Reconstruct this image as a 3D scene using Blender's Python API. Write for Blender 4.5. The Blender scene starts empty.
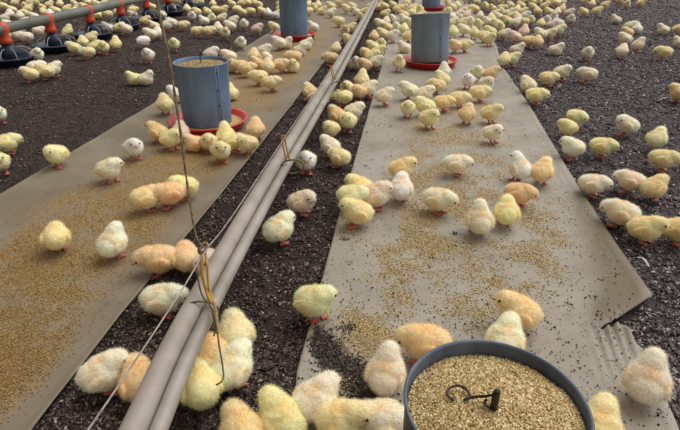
import bpy, bmesh, math, random
import numpy as np
from mathutils import Vector, Matrix, noise
random.seed(7); rng = np.random.default_rng(7)
scene = bpy.context.scene
COL = scene.collection
PI = math.pi

# ------------------------------------------------------------------ camera
FPX = 520.0; PITCH = math.atan(277/FPX); YAW = math.atan(80/math.hypot(FPX, 277)); CAMH = 1.0
cF = Vector((-math.sin(YAW)*math.cos(PITCH), math.cos(YAW)*math.cos(PITCH), -math.sin(PITCH)))
cR = Vector((math.cos(YAW), math.sin(YAW), 0)); cU = cR.cross(cF)
CP = Vector((0, 0, CAMH))
def ray(x, y): return (cF*FPX + cR*(x-340) + cU*(215-y)).normalized()
def at(x, y, z=0.0):
    d = ray(x, y); t = (z-CAMH)/d.z
    return CP + d*t
def at_plane(x, y, Y):
    d = ray(x, y); return CP + d*(Y/d.y)
def depth(p): return (p-CP).dot(cF)
def pix(p):
    d = p-CP; w = d.dot(cF); return 340+FPX*d.dot(cR)/w, 215-FPX*d.dot(cU)/w
cam = bpy.data.cameras.new('camera'); co = bpy.data.objects.new('camera', cam); COL.objects.link(co)
cam.sensor_width = 36; cam.lens = FPX/680*36; cam.clip_start = .02; cam.clip_end = 100
M = Matrix((cR, cU, -cF)).transposed().to_4x4(); M.translation = CP; co.matrix_world = M
scene.camera = co

# ------------------------------------------------------------------ helpers
def link(o, parent=None):
    COL.objects.link(o)
    if parent is not None: o.parent = parent
    return o
def tag(o, label=None, cat=None, group=None, kind=None):
    if label: o['label'] = label
    if cat: o['category'] = cat
    if group: o['group'] = group
    if kind: o['kind'] = kind
    return o
def empty(name, loc=(0,0,0), rz=0):
    o = bpy.data.objects.new(name, None); o.location = loc; o.rotation_euler = (0,0,rz); o.empty_display_size = .05
    return link(o)
def mesh_obj(name, me, mats, parent=None, smooth=True):
    if not isinstance(mats, (list, tuple)): mats = [mats]
    for m in mats: me.materials.append(m)
    if smooth: me.polygons.foreach_set('use_smooth', [True]*len(me.polygons))
    return link(bpy.data.objects.new(name, me), parent)
def from_bm(name, bm, mats, parent=None, smooth=True):
    me = bpy.data.meshes.new(name); bmesh.ops.recalc_face_normals(bm, faces=bm.faces); bm.to_mesh(me); bm.free()
    return mesh_obj(name, me, mats, parent, smooth)
def pydata(name, v, f, mats, parent=None, smooth=True):
    me = bpy.data.meshes.new(name); me.from_pydata(v, [], f); me.update()
    return mesh_obj(name, me, mats, parent, smooth)
def np_mesh(name, V, n):                     # V (k*n,3): k faces with n verts each
    me = bpy.data.meshes.new(name); k = len(V)//n
    me.vertices.add(len(V)); me.vertices.foreach_set('co', V.astype(np.float32).ravel())
    me.loops.add(len(V)); me.loops.foreach_set('vertex_index', np.arange(len(V), dtype=np.int32))
    me.polygons.add(k); me.polygons.foreach_set('loop_start', (np.arange(k)*n).astype(np.int32))
    me.update(calc_edges=True); me.validate(); return me
def tube(bm, pts, r, n=10, cap=True, closed=False):
    pts = [Vector(p) for p in pts]; m = len(pts)
    rs = r if isinstance(r, (list, tuple)) else [r]*m
    rings = []; prev = None
    for i, p in enumerate(pts):
        if closed: t = pts[(i+1)%m]-pts[i-1]
        else: t = pts[min(i+1, m-1)]-pts[max(i-1, 0)]
        t.normalize()
        if prev is None:
            a = Vector((0,0,1)) if abs(t.z) < .9 else Vector((1,0,0)); u = t.cross(a).normalized()
        else: u = (prev-t*prev.dot(t)).normalized()
        prev = u; w = t.cross(u)
        rings.append([bm.verts.new(p+(u*math.cos(2*PI*k/n)+w*math.sin(2*PI*k/n))*rs[i]) for k in range(n)])
    for i in range(m if closed else m-1):
        a, b = rings[i], rings[(i+1)%m]
        for k in range(n): bm.faces.new((a[k], a[(k+1)%n], b[(k+1)%n], b[k]))
    if cap and not closed:
        bm.faces.new(rings[0][::-1]); bm.faces.new(rings[-1])
def lathe(bm, prof, n=48, c=(0,0,0), closed=False):
    c = Vector(c); rings = []
    for r, z in prof:
        if r < 1e-6: rings.append([bm.verts.new(c+Vector((0,0,z)))]*n)
        else: rings.append([bm.verts.new(c+Vector((r*math.cos(2*PI*k/n), r*math.sin(2*PI*k/n), z))) for k in range(n)])
    m = len(rings)
    for i in range(m if closed else m-1):
        a, b = rings[i], rings[(i+1)%m]
        for k in range(n):
            q = [a[k], a[(k+1)%n], b[(k+1)%n], b[k]]
            u = []
            for v in q:
                if v not in u: u.append(v)
            if len(u) > 2: bm.faces.new(u)
def blob(bm, c, r, rot=None, sub=3):
    m = Matrix.Translation(c)
    if rot is not None: m = m @ rot
    m = m @ Matrix.Diagonal((r[0], r[1], r[2], 1)) if isinstance(r, (tuple, list)) else m @ Matrix.Scale(r, 4)
    bmesh.ops.create_icosphere(bm, subdivisions=sub, radius=1, matrix=m)
def smooth_path(pts, k=6):
    pts = [Vector(p) for p in pts]; out = []
    P = [pts[0]*2-pts[1]]+pts+[pts[-1]*2-pts[-2]]
    for i in range(1, len(P)-2):
        a, b, c, d = P[i-1:i+3]
        for j in range(k):
            t = j/k
            out.append(.5*((2*b)+(c-a)*t+(2*a-5*b+4*c-d)*t*t+(3*b-a-3*c+d)*t**3))
    out.append(pts[-1]); return out

# ------------------------------------------------------------------ materials
def srgb(r, g, b):
    f = lambda c: ((c/255+.055)/1.055)**2.4 if c > 10 else c/255/12.92
    return (f(r), f(g), f(b), 1)
class Mat:
    def __init__(s, name, rough=.8, metal=0.0, spec=.5):
        s.m = bpy.data.materials.new(name); s.m.use_nodes = True; s.nt = s.m.node_tree
        s.p = s.nt.nodes['Principled BSDF']; s.set('Roughness', rough); s.set('Metallic', metal); s.set('Specular IOR Level', spec)
    def set(s, k, v): s.p.inputs[k].default_value = v
    def n(s, t, **kw):
        x = s.nt.nodes.new(t)
        for k, v in kw.items():
            if k in x.inputs: x.inputs[k].default_value = v
            else: setattr(x, k, v)
        return x
    def l(s, a, b): s.nt.links.new(a, b)
    def coord(s, kind='Object'): return s.n('ShaderNodeTexCoord').outputs[kind]
    def noise(s, scale, detail=4, co=None, rough=.5, out='Fac'):
        x = s.n('ShaderNodeTexNoise'); x.inputs['Scale'].default_value = scale; x.inputs['Detail'].default_value = detail
        x.inputs['Roughness'].default_value = rough
        s.l(co if co is not None else s.coord(), x.inputs['Vector']); return x.outputs[out]
    def ramp(s, fac, stops):
        x = s.n('ShaderNodeValToRGB'); e = x.color_ramp.elements
        while len(e) < len(stops): e.new(.5)
        for el, (p, c) in zip(e, stops): el.position = p; el.color = c if len(c) == 4 else (*c, 1)
        s.l(fac, x.inputs['Fac']); return x.outputs['Color']
    def mix(s, fac, a, b, mode='MIX'):
        x = s.n('ShaderNodeMix', data_type='RGBA', blend_type=mode)
        for sock, v in ((x.inputs[0], fac), (x.inputs[6], a), (x.inputs[7], b)):
            if isinstance(v, (int, float)): sock.default_value = v
            elif isinstance(v, tuple): sock.default_value = v
            else: s.l(v, sock)
        return x.outputs[2]
    def math(s, op, a, b=0.0):
        x = s.n('ShaderNodeMath', operation=op)
        for sock, v in ((x.inputs[0], a), (x.inputs[1], b)):
            if isinstance(v, (int, float)): sock.default_value = v
            else: s.l(v, sock)
        return x.outputs[0]
    def bump(s, h, strength=.5, dist=.01):
        x = s.n('ShaderNodeBump'); x.inputs['Strength'].default_value = strength; x.inputs['Distance'].default_value = dist
        s.l(h, x.inputs['Height']); s.l(x.outputs['Normal'], s.p.inputs['Normal'])
    def color(s, c):
        if isinstance(c, tuple): s.set('Base Color', c)
        else: s.l(c, s.p.inputs['Base Color'])
        return s.m

def side_mask(a, co):  # sheen of the right-hand light painted into litter colour, plus a moisture difference
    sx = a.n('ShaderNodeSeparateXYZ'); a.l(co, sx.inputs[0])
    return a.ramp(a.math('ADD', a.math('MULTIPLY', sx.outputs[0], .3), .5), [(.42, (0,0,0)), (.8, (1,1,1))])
def mat_litter():
    a = Mat('litter', .8, spec=.4); co = a.coord()
    n1 = a.noise(60, 6, co, .75); n2 = a.noise(2.0, 5, co, .6); n3 = a.noise(210, 3, co, .6)
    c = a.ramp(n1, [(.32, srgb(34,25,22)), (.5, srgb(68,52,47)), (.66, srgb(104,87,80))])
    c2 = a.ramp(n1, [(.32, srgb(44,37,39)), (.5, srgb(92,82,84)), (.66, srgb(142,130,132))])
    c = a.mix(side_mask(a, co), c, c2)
    c = a.mix(a.ramp(n2, [(.35, (0,0,0)), (.65, (.7,.7,.7))]), c, a.mix(.55, c, srgb(54,38,31)))
    c = a.mix(a.ramp(n3, [(.66, (0,0,0)), (.76, (.8,.8,.8))]), c, srgb(128,114,106))
    a.bump(n1, 1.0, .035); return a.color(c)
def mat_chip():
    a = Mat('litter_chip', .65, spec=.45); g = a.n('ShaderNodeNewGeometry'); co = a.coord()
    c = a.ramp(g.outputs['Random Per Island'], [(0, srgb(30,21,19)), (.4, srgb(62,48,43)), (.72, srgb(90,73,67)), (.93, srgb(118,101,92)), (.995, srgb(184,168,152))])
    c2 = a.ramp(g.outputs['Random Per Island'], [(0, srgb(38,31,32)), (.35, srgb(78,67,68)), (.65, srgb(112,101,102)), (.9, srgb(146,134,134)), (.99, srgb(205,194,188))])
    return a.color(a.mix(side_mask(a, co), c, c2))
def mat_sheet(name, base, dark, feedc, dustc):
    a = Mat(name, .62, spec=.4); co = a.coord()
    n1 = a.noise(3.5, 5, co); n2 = a.noise(26, 5, co, .65); n3 = a.noise(160, 3, co)
    c = a.mix(a.ramp(n1, [(.35, (0,0,0)), (.68, (1,1,1))]), base, dark)
    c = a.mix(a.ramp(n2, [(.55, (0,0,0)), (.75, (.5,.5,.5))]), c, srgb(92,80,68))
    at_ = a.n('ShaderNodeAttribute', attribute_name='cover'); sp = a.n('ShaderNodeSeparateColor'); a.l(at_.outputs['Color'], sp.inputs[0])
    g = a.math('MULTIPLY', sp.outputs[0], a.math('ADD', a.math('MULTIPLY', n2, .5), .6))
    v = a.n('ShaderNodeTexVoronoi'); v.inputs['Scale'].default_value = 190; a.l(co, v.inputs['Vector'])
    crumb = a.mix(v.outputs['Color'], feedc, dustc)
    hsv = a.mix(a.noise(230, 2, co), dustc, feedc)
    c = a.mix(a.ramp(g, [(.12, (0,0,0)), (.95, (1,1,1))]), c, hsv)
    n5 = a.noise(75, 5, co, .7); d = a.math('MULTIPLY', sp.outputs[1], a.math('ADD', n5, .25))
    c = a.mix(a.ramp(d, [(.42, (0,0,0)), (.58, (.85,.85,.85))]), c, srgb(42,33,29))
    c = a.mix(sp.outputs[2], c, srgb(108,94,72))
    h = a.math('ADD', a.math('MULTIPLY', v.outputs['Distance'], a.math('MULTIPLY', g, .5)), a.math('MULTIPLY', n2, .4))
    a.bump(h, .14, .01); return a.color(c)
def mat_grain(name, cols):
    a = Mat(name, .75, spec=.3); g = a.n('ShaderNodeNewGeometry')
    return a.color(a.ramp(g.outputs['Random Per Island'], cols))
def mat_down(name, strand=False):
    a = Mat(name, 1.0, spec=.1); oi = a.n('ShaderNodeObjectInfo'); co = a.coord()
    n1 = a.noise(22, 3, co); at_ = a.n('ShaderNodeAttribute', attribute_name='warm')
    warm = a.mix(1.0, oi.outputs['Color'], srgb(252,214,156), 'MULTIPLY')
    f = a.math('ADD', a.math('MULTIPLY', at_.outputs['Fac'], .55), a.math('MULTIPLY', a.math('SUBTRACT', n1, .47), .9))
    cl = a.n('ShaderNodeClamp'); a.l(f, cl.inputs[0])
    c = a.mix(cl.outputs[0], oi.outputs['Color'], warm)
    if strand:
        a.color(c); a.set('Sheen Weight', .0)
        tr = a.n('ShaderNodeBsdfTranslucent'); a.l(a.mix(.5, c, (1,1,.95,1)), tr.inputs['Color'])
        mx = a.n('ShaderNodeMixShader'); mx.inputs[0].default_value = .5
        a.l(a.p.outputs[0], mx.inputs[1]); a.l(tr.outputs[0], mx.inputs[2])
        a.l(mx.outputs[0], a.nt.nodes['Material Output'].inputs['Surface'])
        return a.m
    a.set('Subsurface Weight', .25); a.set('Subsurface Radius', (.02,.012,.006)); a.set('Subsurface Scale', .5)
    a.set('Sheen Weight', .4); a.set('Sheen Roughness', .5)
    a.bump(a.noise(240, 3, co), .5, .004)
    return a.color(c)
def mat_simple(name, c, rough=.6, metal=0, var=None, scale=30, bump=0, spec=.5):
    a = Mat(name, rough, metal, spec); co = a.coord()
    if var: c = a.mix(a.ramp(a.noise(scale, 4, co), [(.35, (0,0,0)), (.7, (1,1,1))]), c, var)
    if bump: a.bump(a.noise(scale*2, 3, co), bump, .005)
    return a.color(c)
def mat_galv(name, c1, c2, c3):
    a = Mat(name, .55, .12, .5); co = a.coord()
    mp = a.n('ShaderNodeMapping'); mp.inputs['Scale'].default_value = (1,1,.25); a.l(co, mp.inputs['Vector'])
    n = a.noise(14, 5, mp.outputs['Vector'], .6); n2 = a.noise(55, 4, co, .7)
    c = a.ramp(n, [(.3, c1), (.55, c2), (.75, c3)])
    c = a.mix(a.ramp(n2, [(.6, (0,0,0)), (.78, (.6,.6,.6))]), c, srgb(96,92,86))
    a.bump(a.noise(6, 2, co), .25, .01); return a.color(c)

MT = {
 'litter': mat_litter(), 'chip': mat_chip(),
 'sheet_l': mat_sheet('left_sheet_paper', srgb(132,121,103), srgb(114,101,81), srgb(166,136,84), srgb(126,101,62)),
 'sheet_r': mat_sheet('right_sheet_paper', srgb(160,152,139), srgb(138,129,115), srgb(178,158,112), srgb(140,122,90)),
 'crumb': mat_grain('feed_crumb', [(0, srgb(138,108,64)), (.4, srgb(190,162,108)), (.8, srgb(220,198,148)), (1, srgb(240,224,182))]),
 'crumb_l': mat_grain('feed_dust_crumb', [(0, srgb(122,92,50)), (.5, srgb(160,128,74)), (1, srgb(192,162,108))]),
 'dirt': mat_grain('litter_crumb', [(0, srgb(28,21,18)), (.6, srgb(56,42,36)), (1, srgb(96,76,58))]),
 'down': mat_down('chick_down'), 'fluff': mat_down('chick_fluff', True),
 'leg': mat_simple('chick_leg_skin', srgb(214,128,108), .55, var=srgb(190,90,78), scale=60),
 'beak': mat_simple('chick_beak', srgb(206,150,112), .45),
 'eye': mat_simple('chick_eye', srgb(14,11,10), .15),
 'galv': mat_galv('galvanised_steel', srgb(110,125,142), srgb(122,138,154), srgb(134,148,162)),
 'galv_blue': mat_galv('blue_galvanised_steel', srgb(94,118,148), srgb(110,137,167), srgb(126,150,177)),
 'galv_dark': mat_galv('dark_galvanised_steel', srgb(62,72,86), srgb(84,95,110), srgb(108,118,130)),
 'red': mat_simple('red_plastic', srgb(206,38,42), .4, var=srgb(178,34,38), scale=12),
 'steel_dark': mat_simple('rusty_steel', srgb(44,36,36), .5, .5, var=srgb(76,56,46), scale=80, bump=.3),
 'pvc': mat_simple('grey_white_pipe', srgb(164,154,143), .55, var=srgb(140,129,117), scale=9),
 'pvc2': mat_simple('grey_pipe', srgb(160,152,143), .5, .05, var=srgb(132,123,112), scale=9),
 'rope': mat_simple('hemp_rope', srgb(160,140,112), .95, var=srgb(116,98,76), scale=90, bump=.6),
 'olive': mat_simple('olive_cord', srgb(112,98,58), .9, var=srgb(84,72,44), scale=80),
 'yellow': mat_simple('yellow_strap', srgb(204,162,72), .8, var=srgb(172,130,62), scale=60),
 'wire': mat_simple('pale_wire', srgb(172,160,152), .7, var=srgb(126,116,110), scale=50),
 'feedpipe': mat_simple('weathered_feed_pipe', srgb(122,124,112), .6, var=srgb(100,102,94), scale=5),
 'orange': mat_simple('orange_plastic', srgb(216,82,52), .5, var=srgb(186,68,50), scale=20),
 'navy': mat_simple('navy_plastic', srgb(26,40,66), .4, var=srgb(34,50,74), scale=12),
 'grillwire': mat_simple('pale_grill_plastic', srgb(150,148,150), .6),
}

# ------------------------------------------------------------------ floor with litter
def nz(x, y, s, z=0.0): return noise.noise(Vector((x*s, y*s, z)))
def litter_h(x, y): return .007*nz(x, y, 7)+.006*nz(x, y, 21, 3)-.007
def grid(x0, x1, y0, y1, nx, ny, hf):
    v = []; f = []
    for j in range(ny+1):
        y = y0+(y1-y0)*j/ny
        for i in range(nx+1):
            x = x0+(x1-x0)*i/nx; v.append((x, y, hf(x, y)))
    for j in range(ny):
        for i in range(nx):
            a = j*(nx+1)+i; f.append((a, a+1, a+nx+2, a+nx+1))
    return v, f
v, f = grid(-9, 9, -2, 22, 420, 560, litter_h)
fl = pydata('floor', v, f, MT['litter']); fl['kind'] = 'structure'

# ------------------------------------------------------------------ sheets
blobs_r = [  # feed patches on the right sheet: px, py, half-width px, half-height px, strength
 (455,140,62,44,.75),(470,195,80,40,.85),(440,240,66,42,.9),(470,100,50,24,.5),(530,260,40,34,.5),(420,185,40,30,.5),(400,262,36,34,.75),(500,290,62,40,.7),(395,300,30,34,.7),(360,325,36,22,.75),(380,345,40,20,.7),
 (440,320,55,25,.62),(545,222,34,22,.5),(350,225,22,16,.5),(430,60,60,22,.3),(420,130,30,15,.4),(345,390,40,30,.35),(560,250,26,18,.45),(620,20,10,5,0)]
dirt_r = [(330,355,20,34,.85),(352,376,26,26,.95),(372,400,30,30,.9),(318,345,12,20,.75),(350,330,10,6,.8),(590,300,8,5,.7),(570,309,5,4,.9),(598,318,6,4,.75),(455,236,7,3,1),
 (512,82,10,8,.7),(345,242,10,3,1),(380,124,12,6,.6),(366,134,6,4,.7),(365,168,5,2,.9),(350,292,5,3,.7),(494,326,8,4,.5),(516,118,8,3,.5),(540,370,8,4,.4),(553,330,5,4,.8),(388,85,14,5,.6),(628,368,5,6,.6),(665,415,16,14,.6)]
blobs_l = [(60,290,150,70,1),(20,370,130,70,1.0),(90,225,90,36,1),(150,175,70,30,1),(215,160,40,30,.8),(110,270,60,40,.8),(200,150,60,18,.7),(60,200,30,12,.3),(245,100,50,26,.95),(275,70,60,24,1),(300,45,50,18,.95),(330,25,40,12,.6),(20,260,60,30,.6),(-60,330,120,60,.8),(345,5,30,8,.5)]
dirt_l = [(270,112,8,4,.7),(290,105,6,4,.7),(282,100,6,3,.6),(265,122,6,3,.6)]
wet_r = [(600,240,20,34,.9),(618,275,26,32,1),(625,300,24,22,1),(582,205,12,26,.8),(600,315,14,18,.9)]
def edge_l(px, py):
    xr = float(np.interp(py, [-25,58,108,199,217,322,430,490], [393,328,291,219,204,118,35,-10])); xl = 324-1.63*py; k = .35+py/300
    f1 = max(0, min(1, (xr-px-8*k)/(22*k))); f2 = max(0, min(1, (px-xl-26*k)/(50*k)))
    return f1*f2
def dens(bl, px, py):
    s = 0; e = 1
    if bl is blobs_l:
        e = edge_l(px, py)
        if e <= 0: return 0
    for x, y, a, b, k in bl:
        d = ((px-x)/a)**2+((py-y)/b)**2
        if d < 2.2: s += k*math.exp(-1.35*d)
    return min(s, 1.0)*e
def brk(x, y): return max(0, min(1, .58+1.5*nz(x, y, 7)+.7*nz(x, y, 19, 5)))
def brl(x, y): return max(.3, min(1, .85+.8*nz(x, y, 5)+.6*nz(x, y, 17, 5)))
def loft(rows, ncol, hfun, bl, dl, wl, rowstep, offset=0):
    """rows: px polylines [(L),(M),(R)] from far to near; returns verts, faces, cover colours"""
    W = [[at(*p) for p in r] for r in rows]; v = []; f = []; c = []
    lines = []
    for a, b in zip(W[:-1], W[1:]):
        k = max(2, int(abs(a[0].y-b[0].y)/rowstep)+1)
        for j in range(k): lines.append([p.lerp(q, j/k) for p, q in zip(a, b)])
    lines.append(W[-1])
    for ln in lines:
        for i in range(ncol+1):
            t = i/ncol
            if len(ln) == 2: p = ln[0].lerp(ln[1], t)
            else: p = ln[0].lerp(ln[1], t/.85) if t < .85 else ln[1].lerp(ln[2], (t-.85)/.15)
            q = pix(p); e = .003*nz(p.y, 3 if t < .5 else 8, 4) * (1 if t in (0, 1) else 0)
            x = p.x+e
            v.append((x, p.y, hfun(p.x, p.y, t, q)))
            c.append((dens(bl, *q)*(brk(p.x, p.y) if bl is blobs_r else brl(p.x, p.y)), dens(dl, *q), dens(wl, *q), 1))
    n = ncol+1
    for j in range(len(lines)-1):
        for i in range(ncol):
            a = j*n+i; f.append((a+offset, a+n+offset, a+n+1+offset, a+1+offset))
    return v, f, c
def sheet(name, parts, mat):
    V = []; Fc = []; C = []
    for v, f in [(p[0], p[1]) for p in parts]: pass
    for v, f, c in parts:
        o = len(V); V += v; C += c; Fc += [tuple(i+o for i in q) for q in f]
    me = bpy.data.meshes.new(name); me.from_pydata(V, [], Fc); me.update()
    ca = me.color_attributes.new('cover', 'FLOAT_COLOR', 'POINT')
    ca.data.foreach_set('color', np.array(C, dtype=np.float32).ravel())
    o = mesh_obj(name, me, mat)
    bm = bmesh.new(); bm.from_mesh(me); bmesh.ops.remove_doubles(bm, verts=bm.verts, dist=.0006); bm.to_mesh(me); bm.free()
    s = o.modifiers.new('thickness', 'SOLIDIFY'); s.thickness = .003; s.offset = -1
    return o
def h_right(x, y, t, q):
    h = .011+.0022*nz(x, y, 3)+.0008*nz(x, y, 14)
    if q[1] > 318 and q[0] > 585:
        w = min(1, (q[0]-585)/25)*min(1, (q[1]-318)/10)*max(0, 1-(q[1]-318)/75)
        h += .010*w*(1+math.sin((q[0]-.35*(q[1]-320))*.66))
    if t > .97: h += .003
    if q[1] < 316 and q[0] > 600: h += .006*min(1, (q[0]-600)/40)*max(0, min(1, (q[1]-250)/50))
    return h
R1 = [[(406,-25),(441,-25),(447,-25)],[(399,0),(455,0),(464,0)],[(386,48),(480,47),(496,46)],[(380,72),(486,70),(503,69)],[(371,104),(505,103),(527,104)],[(347,188),(543,188),(577,188)],[(330,250),(572,247),(615,246)],[(313,318),(597,333),(651,300)]]
R2 = [[(313,318),(597,333),(620,328)],[(306,342),(598,352),(632,342)],[(297,374),(600,370),(651,368)],[(296,386),(605,385),(657,385)],[(290,430),(620,432),(676,430)],[(285,500),(630,500),(700,500)]]
sr = sheet('paper_sheet', [loft(R1, 120, h_right, blobs_r, dirt_r, wet_r, .02), loft(R2, 120, h_right, blobs_r, dirt_r, wet_r, .01)], MT['sheet_r'])
tag(sr, 'grey-brown paper floor sheet under the right row of feeders, torn at its right edge', 'floor sheet')
def h_left(x, y, t, q):
    return .011+.0022*nz(x, y, 3)+.0008*nz(x, y, 14)+(.006 if t < .012 else 0)+(.003 if t > .985 else 0)
L1 = [[(364,-25),(393,-25)],[(324,0),(374,0)],[(233,56),(328,58)],[(150,108),(291,108)],[(0,198),(219,199)],[(-30,216),(204,217)],[(-206,322),(118,322)],[(-382,430),(35,430)],[(-480,490),(-10,490)]]
sl = sheet('paper_sheet', [loft(L1, 110, h_left, blobs_l, dirt_l, [], .02)], MT['sheet_l'])
tag(sl, 'brown paper floor sheet dusted with feed, under the left row of feeders', 'floor sheet')

def in_sheet(px, py):
    def li(pts, y):
        for (x0, y0), (x1, y1) in zip(pts[:-1], pts[1:]):
            if y0 <= y <= y1: return x0+(x1-x0)*(y-y0)/(y1-y0)
        return None
    L = li([(364,-25),(233,56),(150,108),(0,198),(-206,322),(-480,490)], py); R = li([(393,-25),(328,58),(291,108),(219,199),(118,322),(35,430),(-10,490)], py)
    if L is not None and L < px < R: return 'L'
    L = li([(406,-25),(399,0),(386,48),(347,188),(313,318),(297,374),(296,386),(285,500)], py)
    R = li([(447,-25),(464,0),(496,46),(503,69),(527,104),(577,188),(615,246),(651,300),(651,305),(602,331),(628,332),(651,365),(676,430),(700,500)], py)
    if L is not None and L < px < R: return 'R'
    return None

# ------------------------------------------------------------------ loose stuff
def chips(N, gen, name, mat, lmin, lmax, wr=(.25,.6), tilt=.5, zoff=.0):
    C = []
    while len(C) < N:
        p = gen()
        if p: C.append(p)
    C = np.array(C); k = len(C)
    L = rng.uniform(lmin, lmax, k)*C[:, 3]; W = L*rng.uniform(*wr, k); th = rng.uniform(0, 2*PI, k); tl = rng.normal(0, tilt, k)
    d = np.stack([np.cos(th)*np.cos(tl), np.sin(th)*np.cos(tl), np.sin(tl)], 1); s = np.stack([-np.sin(th), np.cos(th), rng.normal(0, .35, k)], 1)
    n = np.cross(d, s); c = C[:, :3]+np.array([0, 0, zoff])
    h = (L*.14)[:, None]*n
    A = c-d*L[:, None]/2; B = c+d*L[:, None]/2; S = c+s*W[:, None]/2; T = c-s*W[:, None]/2; U = c+h; D = c-h
    # octahedral flake: 8 triangles sharing 6 verts (one island each)
    V = np.stack([A, B, S, T, U, D], 1).reshape(-1, 3)
    tri = np.array([[0,2,4],[2,1,4],[1,3,4],[3,0,4],[2,0,5],[1,2,5],[3,1,5],[0,3,5]])
    F = (np.arange(k)[:, None, None]*6+tri[None]).reshape(-1)
    me = bpy.data.meshes.new(name); me.vertices.add(len(V)); me.vertices.foreach_set('co', V.astype(np.float32).ravel())
    nf = len(F)//3; me.loops.add(len(F)); me.loops.foreach_set('vertex_index', F.astype(np.int32))
    me.polygons.add(nf); me.polygons.foreach_set('loop_start', (np.arange(nf)*3).astype(np.int32)); me.update(calc_edges=True)
    return mesh_obj(name, me, mat, smooth=False)
def gen_litter():
    # sample in the picture's cone so the near floor is denser, position is a plain ground point
    y = random.uniform(-8, 440) if random.random() < .75 else random.uniform(-8, 110)
    x = random.uniform(-30, 710)
    if in_sheet(x, y) and in_sheet(x+4, y) and in_sheet(x-4, y): return None
    p = at(x, y)
    cl = noise.noise(Vector((p.x*16, p.y*16, 2)))+.6*noise.noise(Vector((p.x*45, p.y*45, 7)))
    if random.random() > .7+.9*cl: return None
    return (p.x, p.y, litter_h(p.x, p.y)+.002+max(0, cl)*.008, (1.0+.24*max(0, p.y-1.2))*(.7 if p.x < -1 else 1.0)*random.choice((.7,.8,1,1.3)))
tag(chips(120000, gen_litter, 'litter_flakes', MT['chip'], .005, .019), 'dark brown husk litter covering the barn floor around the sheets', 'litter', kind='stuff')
def gen_feed(bl, side, xr, yr, hf):
    def g():
        x = random.uniform(*xr); y = random.uniform(*yr)
        if in_sheet(x, y) != side: return None
        p = at(x, y); d = dens(bl, x, y)*(brk(p.x, p.y) if side == 'R' else brl(p.x, p.y))
        if random.random() > max(d**1.6, .012): return None
        return (p.x, p.y, hf(p.x, p.y, .5, (x, y))+.0015, 1.0+.10*max(0, p.y-1))
    return g
tag(chips(26000, gen_feed(blobs_r, 'R', (285,650), (-5,430), h_right), 'spilled_feed', MT['crumb'], .003, .0065, (.5,.9)), 'pale crumbled feed scattered over the right paper sheet', 'feed', kind='stuff')
tag(chips(30000, gen_feed(blobs_l, 'L', (-40,380), (-5,440), h_left), 'spilled_feed', MT['crumb_l'], .0025, .0055, (.5,.9)), 'brown-gold crumbled feed scattered over the left paper sheet', 'feed', kind='stuff')
def gen_dirt():
    x = random.uniform(285, 670); y = random.uniform(-5, 430)
    if in_sheet(x, y) != 'R': return None
    if random.random() > max(.035, dens(dirt_r, x, y)**2): return None
    p = at(x, y); return (p.x, p.y, h_right(p.x, p.y, .5, (x, y))+.002, 1)
tag(chips(3600, gen_dirt, 'litter_crumbs', MT['dirt'], .004, .010, (.35,.8)), 'dark litter crumbs kicked onto the right paper sheet', 'litter', kind='stuff')

def feather(pxs, label):
    base = at(*pxs[1]); t = [at(*p) for p in pxs]; P_ = smooth_path([(p.x, p.y, .017+.006*(i == 1)) for i, p in enumerate(t)], 6); n = len(P_)
    bm = bmesh.new(); o_ = Vector((base.x, base.y, 0)); P_ = [p-o_ for p in P_]
    tube(bm, P_, [.0006+.0035*math.sin(PI*(i+.3)/(n+.6)) for i in range(n)], 8)
    for v in bm.verts: v.co.z = .0155+(v.co.z-.0155)*.35
    o = from_bm('feather', bm, MT['wire_pale']); o.location = o_; tag(o, label, 'feather')
MT['wire_pale'] = mat_simple('pale_feather', srgb(222,216,206), .8, var=srgb(190,182,172), scale=40)
feather([(635,261),(642,263),(648,271)], 'small pale curled feather on the litter right of the large sheet')
feather([(657,103),(665,100),(674,101)], 'long thin pale feather on the litter near the right picture edge')
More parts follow.
